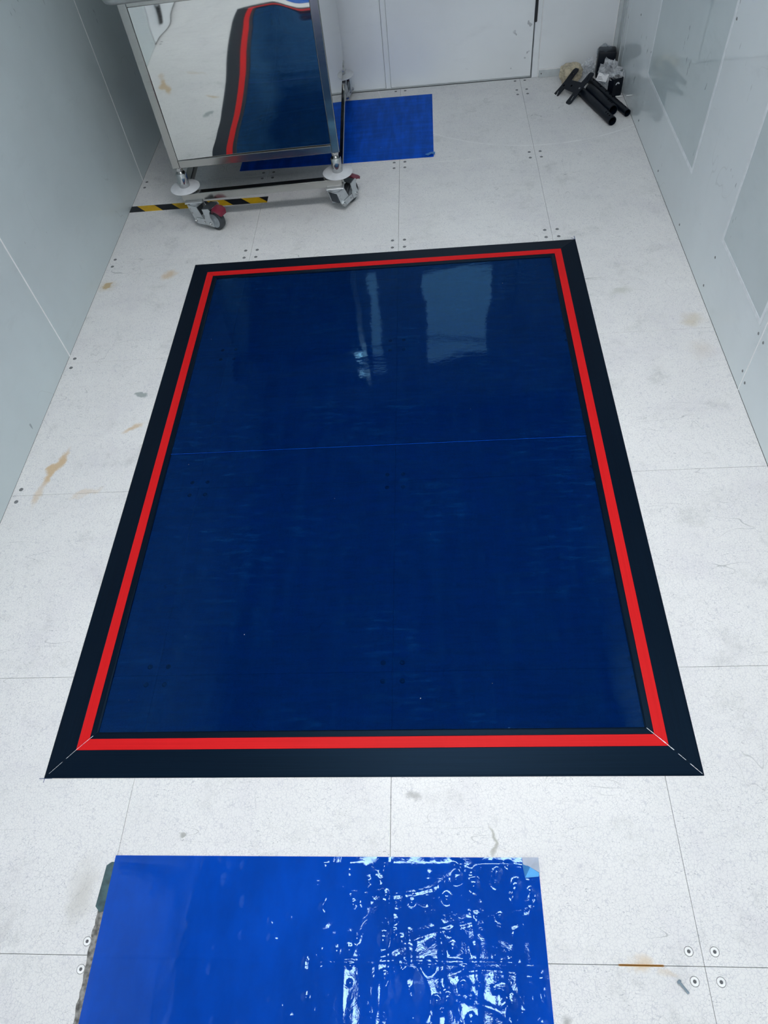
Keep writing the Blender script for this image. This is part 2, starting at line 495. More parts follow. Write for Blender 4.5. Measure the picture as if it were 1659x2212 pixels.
def bm_tube(bm, pts, r, seg=14, inner=None, cap=True):
    pts = [Vector(p) for p in pts]
    rings = []; irings = []
    up = None
    for i, p in enumerate(pts):
        d = (pts[min(i + 1, len(pts) - 1)] - pts[max(i - 1, 0)]).normalized()
        if up is None:
            up = d.orthogonal().normalized()
        up = (up - d * up.dot(d)).normalized()
        s = d.cross(up)
        c = [(math.cos(2 * math.pi * k / seg), math.sin(2 * math.pi * k / seg)) for k in range(seg)]
        rings.append([bm.verts.new(p + (up * a + s * b) * r) for a, b in c])
        if inner: irings.append([bm.verts.new(p + (up * a + s * b) * inner) for a, b in c])
    def skin(rs):
        for a, b in zip(rs[:-1], rs[1:]):
            for k in range(seg):
                bm.faces.new((a[k], a[(k + 1) % seg], b[(k + 1) % seg], b[k]))
    skin(rings)
    if inner:
        skin(irings)
        for a, b in ((rings[0], irings[0]), (rings[-1], irings[-1])):
            for k in range(seg):
                bm.faces.new((a[k], a[(k + 1) % seg], b[(k + 1) % seg], b[k]))
    elif cap:
        bm.faces.new(rings[0]); bm.faces.new(rings[-1])

def tube(name, pts, r, mat, parent=None, seg=14, inner=None, **kw):
    bm = bmesh.new(); bm_tube(bm, pts, r, seg, inner)
    return obj(name, finish(bm, name, mat, True), parent, **kw)

def align(p0, p1):
    d = (Vector(p1) - Vector(p0)).normalized()
    q = Vector((0, 0, 1)).rotation_difference(d)
    return Matrix.Translation(Vector(p0)) @ q.to_matrix().to_4x4()

# ================================================================== SETTING
# ---- floor: dark subfloor with 600 mm panels, each with four corner screws
fl = box('floor', XL - .1, XR + .1, YF - .1, YB + .1, -0.06, -0.022, 'sub', kind='structure')
TILE = 0.6
def tile_mesh(w, h):
    bm = bmesh.new()
    bm_box(bm, 0.0004, w - 0.0004, 0.0004, h - 0.0004, -0.022, 0.0, 0.0006)
    return finish(bm, 'floor_tile', 'floor')
def ring_mesh():
    bm = bmesh.new()
    bm_lathe(bm, [(0.0030, 0.0002), (0.0036, 0.0016), (0.0072, 0.0016), (0.0080, 0.0004)], 24)
    return finish(bm, 'screw', 'washer', True)
def pit_mesh():
    bm = bmesh.new()
    bm_lathe(bm, [(0.0, 0.0006), (0.0033, 0.0006), (0.0033, 0.0003), (0.0088, 0.0003)], 24)  # dark recess, plus a flat dark rim painting the ring's outline shadow
    return finish(bm, 'screw_recess_rim_shade', 'hole')
def dull_mesh():
    bm = bmesh.new()
    bm_lathe(bm, [(0.0, 0.0006), (0.0026, 0.0006), (0.0034, 0.0011), (0.0058, 0.0009), (0.0068, 0.0)], 16)
    return finish(bm, 'screw', 'screwdull', True)
RING, PIT, DULL = ring_mesh(), pit_mesh(), dull_mesh()
tmeshes = {}
cols = [(-1.2, -0.6), (-0.6, 0.0), (0.0, 0.6), (0.6, XR)]
for j in range(-7, 7):
    y0 = j * TILE; y1 = min(y0 + TILE, YB)
    for x0, x1 in cols:
        key = (round(x1 - x0, 3), round(y1 - y0, 3))
        if key not in tmeshes: tmeshes[key] = tile_mesh(*key)
        t = obj('floor_tile', tmeshes[key], fl, (x0, y0, 0))
        if j < -1: continue
        for sx in (0.024, (x1 - x0) - 0.024):
            for sy in (0.024, (y1 - y0) - 0.024):
                if sx > .1 and x1 == XR: continue
                yy = y0 + sy
                if yy < 0.3:
                    obj('screw_ring', RING, t, (sx, sy, 0))
                    obj('screw', PIT, t, (sx, sy, 0.0))
                else:
                    obj('screw', DULL, t, (sx, sy, 0))

# ---- left wall: 1.2 m panels with white sealant joints
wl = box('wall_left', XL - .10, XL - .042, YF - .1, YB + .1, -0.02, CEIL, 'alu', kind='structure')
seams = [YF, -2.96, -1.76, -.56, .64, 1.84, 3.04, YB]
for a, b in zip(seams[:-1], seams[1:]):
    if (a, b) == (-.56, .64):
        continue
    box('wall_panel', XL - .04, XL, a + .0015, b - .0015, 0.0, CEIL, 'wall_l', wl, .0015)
for y in seams[1:-1]:
    box('joint_strip', XL - .03, XL + .0006, y - .0028, y + .0028, 0.0, CEIL, 'joint', wl)
# the opening in the left wall beside the camera: a pale door with a dark closing edge
d2 = empty('door_2', (XL, 0.04, 0), kind='structure')
box('door_leaf', -.035, .004, -.60, .595, .012, 2.1, 'wall_b', d2, .002)
box('wall_panel', -.04, .0, -.60, .60, 2.105, CEIL, 'wall_l', wl, .0015, loc=(XL, .04, 0))
box('door_seal', .005, .022, .33, .352, .10, 2.05, 'seal', d2, .003)
box('door_seal', .005, .026, .353, .385, .16, 2.05, 'zinc', d2, .004)

# ---- right wall
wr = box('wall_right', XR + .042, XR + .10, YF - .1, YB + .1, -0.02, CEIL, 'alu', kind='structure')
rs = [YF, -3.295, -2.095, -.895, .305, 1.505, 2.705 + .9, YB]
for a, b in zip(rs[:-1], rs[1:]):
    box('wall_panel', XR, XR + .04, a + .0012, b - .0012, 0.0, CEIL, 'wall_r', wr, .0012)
for y in rs[1:-2]:
    box('joint_strip', XR - .0006, XR + .03, y - .0022, y + .0022, 0.0, CEIL, 'joint', wr)
def rivet_mesh():
    bm = bmesh.new()
    bm_lathe(bm, [(0, -.0012), (.0018, -.0012), (.0026, -.0018), (.0040, -.0012), (.0046, 0)], 14, Matrix.Rotation(R(90), 4, 'Y'))
    return finish(bm, 'rivet', 'screwdull', True)
RIV = rivet_mesh()
for y, z in ((3.414, .351), (3.152, .307), (2.339, .707), (3.137, .043), (2.723, .038), (2.341, .037), (1.959, .157), (1.975, .036),
             (1.527, .202), (1.484, .205), (1.524, .06), (1.486, .047), (1.527, .36), (1.484, .36)):
    obj('rivet', RIV, wr, (XR, y, z))

def wall_window(n, y0, y1, z0, z1):
    w = empty('window_%d' % n, (XR, (y0 + y1) / 2, z0), kind='structure')
    h = (y1 - y0) / 2; H = z1 - z0; b = .014
    box('window_pane', -.0006, .0, -h + b, h - b, b, H - b, 'pane', w)
    box('window_trim', -.0012, .0, -h, -h + b, 0, H, 'trim', w, .0005)
    box('window_trim', -.0012, .0, h - b, h, 0, H, 'trim', w, .0005)
    box('window_trim', -.0012, .0, -h + b, h - b, 0, b, 'trim', w, .0005)
    box('window_trim', -.0012, .0, -h + b, h - b, H - b, H, 'trim', w, .0005)
wall_window(1, 2.355, 3.15, .222, 1.95)
wall_window(2, 1.535, 1.955, .222, 1.95)

# ---- back wall with the double door
wb = box('wall_back', XL - .1, XR + .1, YB + .042, YB + .10, -0.02, CEIL, 'alu', kind='structure')
box('wall_panel', .691, 1.040, YB, YB + .04, 0.0, CEIL, 'wall_b', wb, .0015)
box('joint_strip', .6885, .6915, YB - .0008, YB + .03, .0, CEIL, 'joint', wb)
box('joint_strip', 1.0375, 1.0405, YB - .0008, YB + .03, .036, CEIL, 'joint', wb)
box('corner_post', 1.041, XR, YB - .006, YB + .04, 0.0, CEIL, 'alu', wb, .002)
box('corner_post', XR - .004, XR, YB - .075, YB - .006, 0.0, CEIL, 'alu', wb, .0012)
box('wall_panel', XL, -.80, YB, YB + .04, 0.0, CEIL, 'wall_b', wb, .0015)
box('wall_panel', -.80, .688, YB, YB + .04, 2.13, CEIL, 'wall_b', wb, .0015)
bb = box('baseboard_back', .694, 1.058, YB - .010, YB - .0005, 0.0, .034, 'alu', None, .0015, kind='structure')
lathe('screw', [(0, .002), (.003, .002), (.0036, 0)], 'screwdull', bb, 14, Matrix.Translation((.705, YB - .010, .018)) @ Matrix.Rotation(R(90), 4, 'X'))
box('joint_strip', .694, 1.036, YB - .0095, YB - .001, .034, .0365, 'joint', bb)
d1 = empty('door_1', (0, YB, 0), kind='structure')
def leaf(x0, x1, wx0, wx1):
    z0, z1, wz0, wz1 = .008, 2.10, 1.10, 1.86
    bm = bmesh.new()
    bm_box(bm, x0, wx0, .004, .04, z0, z1); bm_box(bm, wx1, x1, .004, .04, z0, z1)
    bm_box(bm, wx0, wx1, .004, .04, z0, wz0); bm_box(bm, wx0, wx1, .004, .04, wz1, z1)
    bmesh.ops.remove_doubles(bm, verts=bm.verts, dist=1e-5)
    l = obj('door_leaf', finish(bm, 'door_leaf', 'door'), d1)
    box('window_pane', wx0, wx1, .016, .022, wz0, wz1, 'window', l)
    box('glazing_bar', wx0, wx1, .006, .016, 1.665, 1.69, 'seal', l)
leaf(-.046, .6525, .062, .497)
leaf(-.78, -.074, -.67, -.236)
box('door_stop', -.0725, -.0475, .002, .04, .006, 2.10, 'door', d1, .0012)
box('door_frame', .6585, .688, -.003, .04, 0.0, 2.13, 'wall_b', d1, .002)
box('door_frame', -.80, -.783, -.003, .04, 0.0, 2.13, 'wall_b', d1, .002)
box('threshold', -.78, .655, .006, .036, 0.0, .006, 'alu', d1)
box('door_hinge', .6535, .6655, -.010, -.001, .244, .36, 'seal', d1, .003)
box('door_hinge', .6535, .6655, -.010, -.001, .362, .52, 'seal', d1, .003)

# ---- front wall (behind the camera) and ceiling
box('wall_front', XL - .1, XR + .1, YF - .1, YF, -0.02, CEIL, 'wall_b', kind='structure')
box('ceiling', XL - .1, XR + .1, YF - .1, YB + .1, CEIL, CEIL + .06, 'ceil', kind='structure')
def ceiling_light(x0, x1, y0, y1, label):
    t = empty('ceiling_light', ((x0 + x1) / 2, (y0 + y1) / 2, CEIL), label=label, cat='light', group='ceiling light panels')
    h = (y1 - y0) / 2; w = (x1 - x0) / 2
    bm = bmesh.new()
    bm_box(bm, -w - .012, -w, -h - .012, h + .012, -.022, -.0005); bm_box(bm, w, w + .012, -h - .012, h + .012, -.022, -.0005)
    bm_box(bm, -w, w, -h - .012, -h, -.022, -.0005); bm_box(bm, -w, w, h, h + .012, -.022, -.0005)
    obj('frame', finish(bm, 'frame', 'joint'), t)
    box('diffuser', -w, w, -h, h, -.016, -.010, 'lamp', t)
ceiling_light(-.40, .72, .85, 1.14, 'long white ceiling light panel across the room above the big mat')
ceiling_light(-.17, .20, -.14, .10, 'small white ceiling light panel above the bright blue near mat')
ceiling_light(-.60, .60, -2.90, -2.60, 'added unseen white ceiling panel far behind the camera, for more even light')  # unseen panel, added to spread light more evenly along the floor

# ================================================================== BIG FRAMED MAT
MX0, MX1, MY0, MY1 = -.8205, .6830, .349, 2.3475
mat = empty('framed_tacky_mat', ((MX0 + MX1) / 2, (MY0 + MY1) / 2, 0),
            label='large dark blue tacky mat framed by a black border with a red line', cat='mat')
MW, MH = (MX1 - MX0) / 2, (MY1 - MY0) / 2
PROFILE = [(0.0, 0.0), (0.0, .0014), (.004, .0022), (.062, .0072), (.063, .0066), (.0895, .0066), (.0905, .0072), (.103, .0068), (.106, .0048), (.106, .0)]
REDP = [(.0631, .0062), (.0631, .0073), (.0640, .0075), (.0884, .0075), (.0893, .0073), (.0893, .0062)]
def strip(prof, half, gap):
    """a strip along +x whose outer edge is y=0, ends mitred at 45 degrees"""
    bm = bmesh.new()
    a = [bm.verts.new((-half + d + gap, d, z)) for d, z in prof]
    b = [bm.verts.new((half - d - gap, d, z)) for d, z in prof]
    n = len(prof)
    for i in range(n):
        j = (i + 1) % n
        bm.faces.new((a[i], a[j], b[j], b[i]))
    bm.faces.new(a); bm.faces.new(b)
    return bm
for half, off, rz in ((MW, MH, 0), (MH, MW, 90), (MW, MH, 180), (MH, MW, 270)):
    M2 = Matrix.Rotation(R(rz), 4, 'Z') @ Matrix.Translation((0, -off, 0))
    s = obj('border_strip', finish(strip(PROFILE, half, .0005), 'border_strip', 'black'), mat)
    s.matrix_local = M2
    obj('red_stripe', finish(strip(REDP, half, .0004), 'red_stripe', 'red'), s, label='red inlaid line')
def glare_line(cx, cy, sx, sy, d0, d1, w):  # pale slivers standing in for the bright glare along a mitre joint
    bm = bmesh.new()
    k = 14
    for i in range(k):
        if random.random() < .12: continue
        a = d0 + (d1 - d0) * i / k; b = d0 + (d1 - d0) * (i + .9) / k
        ww = w * random.uniform(.5, 1.2)
        z = .0018 + .0060 * min(1, a / .062)
        vs = [bm.verts.new((cx + sx * q + ox, cy + sy * q + oy, z + .0006)) for q, ox, oy in
              ((a, ww, -ww * .0), (b, ww, 0), (b, -ww, 0), (a, -ww, 0))]
        vb = [bm.verts.new((v.co.x, v.co.y, .001)) for v in vs]
        bm.faces.new(vs)
        for q in range(4): bm.faces.new((vs[q], vs[(q + 1) % 4], vb[(q + 1) % 4], vb[q]))
    obj('joint_glare', finish(bm, 'joint_glare', 'glare_line'), mat, label='pale strip standing in for glare in the mitre joint')
glare_line(MW, -MH, -1, 1, .004, .104, .0011)
glare_line(-MW, -MH, 1, 1, .010, .104, .0004)
def sheet(x0, x1, y0, y1, z, nx, ny, fn, mname, name, parent, th=.0008):
    bm = bmesh.new()
    g = [[bm.verts.new((x0 + (x1 - x0) * i / nx, y0 + (y1 - y0) * j / ny, z + fn(x0 + (x1 - x0) * i / nx, y0 + (y1 - y0) * j / ny)))
          for i in range(nx + 1)] for j in range(ny + 1)]
    for j in range(ny):
        for i in range(nx):
            bm.faces.new((g[j][i], g[j][i + 1], g[j + 1][i + 1], g[j + 1][i]))
    me = finish(bm, name, mname, True)
    if me.polygons[0].normal.z < 0: me.flip_normals()
    return obj(name, me, parent)
SEAMY = 1.340 - (MY0 + MY1) / 2
bigfn = lambda x, y: .0009 * noise.noise(Vector((x * 5, y * 9, 1.3)))
sheet(-MW + .100, MW - .100, -MH + .100, SEAMY + .004, .0026, 60, 60, bigfn, 'film', 'tacky_sheet', mat)
sheet(-MW + .100, MW - .100, SEAMY - .0, MH - .100, .0034, 60, 60, lambda x, y: bigfn(x, y) * min(1, max(.1, (y - SEAMY) / .05)), 'film', 'tacky_sheet', mat)
box('sheet_edge', -MW + .106, MW - .106, SEAMY - .0012, SEAMY + .0004, .0030, .0038, 'film_front', mat)

# ================================================================== NEAR BRIGHT BLUE MAT
fm = empty('blue_tacky_mat', (-.148, -.115, 0), label='bright blue wrinkled tacky mat at the bottom, shining under the light', cat='mat', group='loose blue mats')
FX0, FX1, FY0, FY1 = -.603 + .148, .308 + .148, -.42 + .115, .185 + .115
rnd = random.Random(3)
bl = []
for _ in range(420):
    u = rnd.random() ** .55
    x = FX0 + (FX1 - FX0) * u; y = rnd.uniform(FY0, FY1)
    r = rnd.choice((.004, .005, .007, .009, .012)) * rnd.uniform(.7, 1.2)
    a = (.15 + .85 * max(0, min(1, (x + .35) / .45))) * r * .22
    bl.append((x, y, r, a))
bl.append((.185, .055, .045, .007)); bl.append((.19, .075, .028, .004)); bl.append((.24, .05, .010, .004)); bl.append((.262, .055, .012, .004))
cell = {}
for b in bl:
    for i in range(int((b[0] - b[2] - FX0) / .03), int((b[0] + b[2] - FX0) / .03) + 1):
        for j in range(int((b[1] - b[2] - FY0) / .03), int((b[1] + b[2] - FY0) / .03) + 1):
            cell.setdefault((i, j), []).append(b)
def frontfn(x, y):
    w = .12 + .88 * max(0, min(1, (x + .30) / .42))
    h = .0011 * w * (noise.noise(Vector((x * 14, y * 9, 0))) + .6 * noise.noise(Vector((x * 40, y * 22, 5))))
    # long creases
    rid = 1 - abs(noise.noise(Vector((x * 16, y * 3.2, 9)))) * 9
    if rid > 0: h += .0007 * w * rid
    rid = 1 - abs(noise.noise(Vector((x * 4.0, y * 12, 3)))) * 12
    if rid > 0: h += .0008 * w * rid
    for bx, by, r, a in cell.get((int((x - FX0) / .03), int((y - FY0) / .03)), ()):
        d = ((x - bx) ** 2 + ((y - by) * .85) ** 2) / (r * r)
        if d < 1: h += a * (1 - d) ** 1.3
    # the floor joints print through
    h -= .0010 * math.exp(-((x - .148) / .003) ** 2) + .0009 * math.exp(-((y - .115) / .003) ** 2)
    e = min(x - FX0, FX1 - x, y - FY0, FY1 - y)
    return max(0.0, h + .0012) * max(0, min(1, e / .012)) - .0
sheet(FX0, FX1, FY0, FY1, .0016, 260, 170, frontfn, 'film_front', 'top_sheet', fm)
box('sheet_stack', FX0, FX1, FY0, FY1, .0002, .0014, 'film_front', fm)
def ragged(x0, x1, y0, y1, z, name, mname, parent, n=26, seed=1, amp=.004):
    rr = random.Random(seed)
    L = []; Rr = []
    for i in range(n + 1):
        y = y0 + (y1 - y0) * i / n
        L.append((x0 + rr.uniform(-amp, amp), y)); Rr.append((x1, y))
    return plate(name, L + Rr[::-1], [], .0006, mname, parent, Matrix.Translation((0, 0, z)))
ragged(FX0 - .013, FX0 + .01, FY0, .16 + .115, .0001, 'adhesive_edge', 'residue', fm, 60, 4, .0028)
bt = plate('backing_tape', [(FX0 - .020, .087 + .115), (FX0 - .016, .165 + .115), (FX0 - .006, .172 + .115), (FX0 + .01, .172 + .115), (FX0 + .01, .08 + .115), (FX0 - .008, .076 + .115)], [], .0007, 'residue2', fm, Matrix.Translation((0, 0, .0008)), label='dark teal strip of backing')
def tab(parent, cx, cy, s, rz, z=.0046):
    t = empty('pull_tab', (cx, cy, z), rz, parent=parent, label='white and light blue folded corner tab')
    bm = bmesh.new()
    v = [bm.verts.new(c) for c in ((-.5 * s, .5 * s, 0), (.5 * s, .5 * s, .001), (.5 * s, -.35 * s, .002), (-.05 * s, -.05 * s, .004), (-.45 * s, .1 * s, .002))]
    bm.faces.new(v); bmesh.ops.solidify(bm, geom=list(bm.faces), thickness=.0006)
    obj('tab_face', finish(bm, 'tab_face', 'tab_w'), t)
    bm = bmesh.new()
    v = [bm.verts.new(c) for c in ((-.52 * s, .22 * s, 0), (-.05 * s, -.05 * s, .0048), (.46 * s, -.36 * s, .003), (.42 * s, -.55 * s, .001), (-.40 * s, -.62 * s, 0))]
    bm.faces.new(v); bmesh.ops.solidify(bm, geom=list(bm.faces), thickness=.0006)
    obj('tab_fold', finish(bm, 'tab_fold', 'tab_b'), t, label='light blue fold')
tab(fm, .292 + .148, .168 + .115, .034, 0)

# ================================================================== REAR BLUE MAT (half under the cabinet)
rm = empty('blue_tacky_mat', (-.29, 3.356, 0), R(-.5), label='plain blue tacky mat on the floor by the door, partly under the steel cabinet', cat='mat', group='loose blue mats')
def backfn(x, y):
    e = min(.447 - abs(x), .305 - abs(y))
    return max(0, .0012 + .0012 * noise.noise(Vector((x * 9, y * 5, 2))) + .0008 * noise.noise(Vector((x * 25, y * 12, 2)))) * max(0, min(1, e / .02))
sheet(-.447, .447, -.305, .305, .0016, 90, 60, backfn, 'film_back', 'top_sheet', rm)
box('sheet_stack', -.447, .447, -.305, .305, .0002, .0014, 'film_back', rm)
t2 = empty('pull_tab', (.436, -.283, .0042), R(200), parent=rm, label='light blue folded corner tab')
bm = bmesh.new()
for pts in (((-.022, -.008, 0), (.0, -.012, .002), (.004, .012, .006), (-.012, .016, .001)), ((.0, -.012, .002), (.028, -.006, .001), (.020, .012, .001), (.004, .012, .006))):
    bm.faces.new([bm.verts.new(c) for c in pts])
bmesh.ops.solidify(bm, geom=list(bm.faces), thickness=.0005)
obj('tab_fold', finish(bm, 'tab_fold', 'tab_b'), t2)

# ================================================================== HAZARD TAPE
box('hazard_tape', -.312, .312, -.0235, .0235, 0.0, .0007, 'hazard', None, loc=(-.889, 2.797, 0),
    label='yellow and black striped warning tape stuck on the floor under the trolley', cat='tape')

# ================================================================== MIRROR CABINET ON CASTER DOLLY
YAW = R(2.3)
CX, CY = -.893, 2.646
CWID, CDEP, CZ0, CZ1 = .675, .935, .240, 1.075
def dolly():
    d = empty('caster_dolly', (CX, CY, 0), YAW, label='low stainless steel dolly frame on four swivel casters under the polished cabinet', cat='dolly')
    z0, z1 = .115, .145
    b = .002
    fr = box('front_rail', .006, .669, -.024, .006, z0, z1, 'steel', d, b)
    box('rear_rail', .006, .669, CDEP - .006, CDEP + .024, z0, z1, 'steel', d, b)
    box('side_rail', .0, .030, .007, CDEP - .007, z0, z1, 'steel', d, b)
    box('side_rail', .645, .675, .007, CDEP - .007, z0, z1, 'steel', d, b)
    for u, v in ((.026, .022), (.649, .022), (.026, CDEP - .022), (.649, CDEP - .022)):
        box('corner_plate', u - .042, u + .042, v - .042, v + .042, z1, z1 + .003, 'darksteel', d, .0008)
    for u, v, a in ((.050, -.009, -30), (.640, -.009, 54), (.050, CDEP + .009, 160), (.640, CDEP + .009, 75)):
        c = empty('caster', (u, v, 0), R(a), parent=d)
        caster(c, -R(a))
def poly_side(name, pts, y, th, mname, par, holes=()):
    """polygon in the caster's x-z plane"""
    M4 = Matrix.Translation((0, y + th / 2, 0)) @ Matrix.Rotation(R(90), 4, 'X')
    return plate(name, pts, holes, th, mname, par, M4)
def bolt_y(name, x, z, y, r, L, par):
    s = 1 if y > 0 else -1
    return lathe(name, [(0, L), (r * .55, L), (r * .75, L * .8), (r * .75, L * .45), (r, L * .4), (r, 0)], 'chrome', par, 10,
                 Matrix.Translation((x, y, z)) @ Matrix.Rotation(R(-90 * s), 4, 'X'))
def caster(c, inv):
    bm = bmesh.new(); bm_box(bm, -.036, .036, -.030, .030, .110, .115, .001)
    me = finish(bm, 'top_plate', 'zinc')
    me.transform(Matrix.Rotation(inv, 4, 'Z'))
    obj('top_plate', me, c)
    lathe('swivel_ring', [(0, .097), (.022, .097), (.026, .101), (.026, .107), (.021, .110), (0, .110)], 'zinc', c, 24)
    box('fork_crown', -.026, .024, -.026, .026, .094, .0985, 'zinc', c, .001)
    ax, az, r = .088, .0425, .0425
    for s in (-1, 1):
        y = s * .0245
        poly_side('fork_plate', [(-.026, .096), (.023, .096), (.044, .052), (.036, .040), (.012, .030), (.000, .032), (-.008, .045)], y, .003, 'zinc', c)
        poly_side('swing_arm', [(.000, .030), (.010, .024), (.098, .030), (.100, .050), (.090, .055), (.008, .050), (-.002, .042)], s * .0280, .003, 'zinc', c)
        poly_side('brake_bracket', [(.068, .030), (.100, .027), (.100, .052), (.092, .070), (.094, .090), (.100, .098), (.092, .106), (.058, .098), (.064, .070), (.060, .060)], s * .0315, .003, 'zinc', c)
        bolt_y('bolt', .006, .038, s * .0295, .0075, .008, c)
        bolt_y('bolt', .052, .040, s * .0295, .0045, .004, c)
        bolt_y('bolt', ax, az, s * .033, .0075, .008, c)
        bolt_y('bolt', -.012, .083, s * .0260, .0035, .003, c)
        bolt_y('bolt', -.008, .066, s * .0260, .0035, .003, c)
    box('spring_block', -.016, .018, -.021, .021, .046, .094, 'darksteel', c, .004)
    M4 = Matrix.Translation((ax, 0, az)) @ Matrix.Rotation(R(90), 4, 'X')
    w = .0145
    wh = lathe('wheel', [(.030, -w), (.037, -w), (.0415, -w * .7), (.0425, 0), (.0415, w * .7), (.037, w), (.030, w)], 'tyre', c, 40, M4)
    lathe('hub', [(0, -.017), (.008, -.017), (.009, -.011), (.020, -.010), (.023, -.0125), (.030, -.0135), (.0305, 0), (.030, .0135), (.023, .0125), (.020, .010), (.009, .011), (.008, .017), (0, .017)], 'hub', wh, 32, M4)
    box('brake_cover', .058, .094, -.030, .030, .0985, .1015, 'darksteel', c, .001)
    # brake pedal: rounded wedge
    bm = bmesh.new()
    sec = [(.092, .088, .018), (.100, .102, .023), (.118, .102, .025), (.136, .094, .024), (.141, .088, .018)]
    rows = []
    for x, zt, hw in sec:
        rows.append([bm.verts.new((x, -hw, zt - .004)), bm.verts.new((x, -hw * .6, zt)), bm.verts.new((x, hw * .6, zt)), bm.verts.new((x, hw, zt - .004)),
                     bm.verts.new((x, hw * .9, zt - .014)), bm.verts.new((x, -hw * .9, zt - .014))])
    for a, b in zip(rows[:-1], rows[1:]):
        for k in range(6): bm.faces.new((a[k], a[(k + 1) % 6], b[(k + 1) % 6], b[k]))
    bm.faces.new(rows[0]); bm.faces.new(rows[-1])
    obj('brake_pedal', finish(bm, 'brake_pedal', 'pedal', True), c, label='dark red brake pedal')
dolly()

def catmull(xs, ys, x):
    if x <= xs[0]: return ys[0]
    for i in range(len(xs) - 1):
        if x <= xs[i + 1]:
            n = len(xs)
            def m(k):
                a, b = max(0, k - 1), min(n - 1, k + 1)
                return (ys[b] - ys[a]) / (xs[b] - xs[a])
            h = xs[i + 1] - xs[i]; t = (x - xs[i]) / h
            return (ys[i] * (2 * t ** 3 - 3 * t * t + 1) + h * m(i) * (t ** 3 - 2 * t * t + t)
                    + ys[i + 1] * (3 * t * t - 2 * t ** 3) + h * m(i + 1) * (t ** 3 - t * t))
    return ys[-1]
GV = [0.0, .03, .075, .125, .19, .29, .38, .46, .51, .56]
GG = [-.004, -.002, .003, .0, -.006, -.004, .003, .004, -.001, -.004]
def warp(u, v):
    """outward bulge of the thin polished sheet"""
    s = max(0, min(1, (u - .52) / .10)); s = s * s * (3 - 2 * s)
    return -(.0363 * u - .04 * u * u) - .15 * math.tanh((u - .33) / .15) * catmull(GV, GG, v) - .085 * max(0, v - .38) ** 2 * s
def mirror_sheet(name, parent, u0, u1, z0, z1, y, fn, nx, nz):
    bm = bmesh.new()
    g = [[bm.verts.new((u0 + (u1 - u0) * i / nx, y - fn(u0 + (u1 - u0) * i / nx, z0 + (z1 - z0) * j / nz - CZ0), z0 + (z1 - z0) * j / nz))
          for i in range(nx + 1)] for j in range(nz + 1)]
    for j in range(nz):
        for i in range(nx):
            bm.faces.new((g[j][i], g[j][i + 1], g[j + 1][i + 1], g[j + 1][i]))
    me = finish(bm, name, 'mirror', True)
    if me.polygons[0].normal.y > 0: me.flip_normals()
    return obj(name, me, parent)
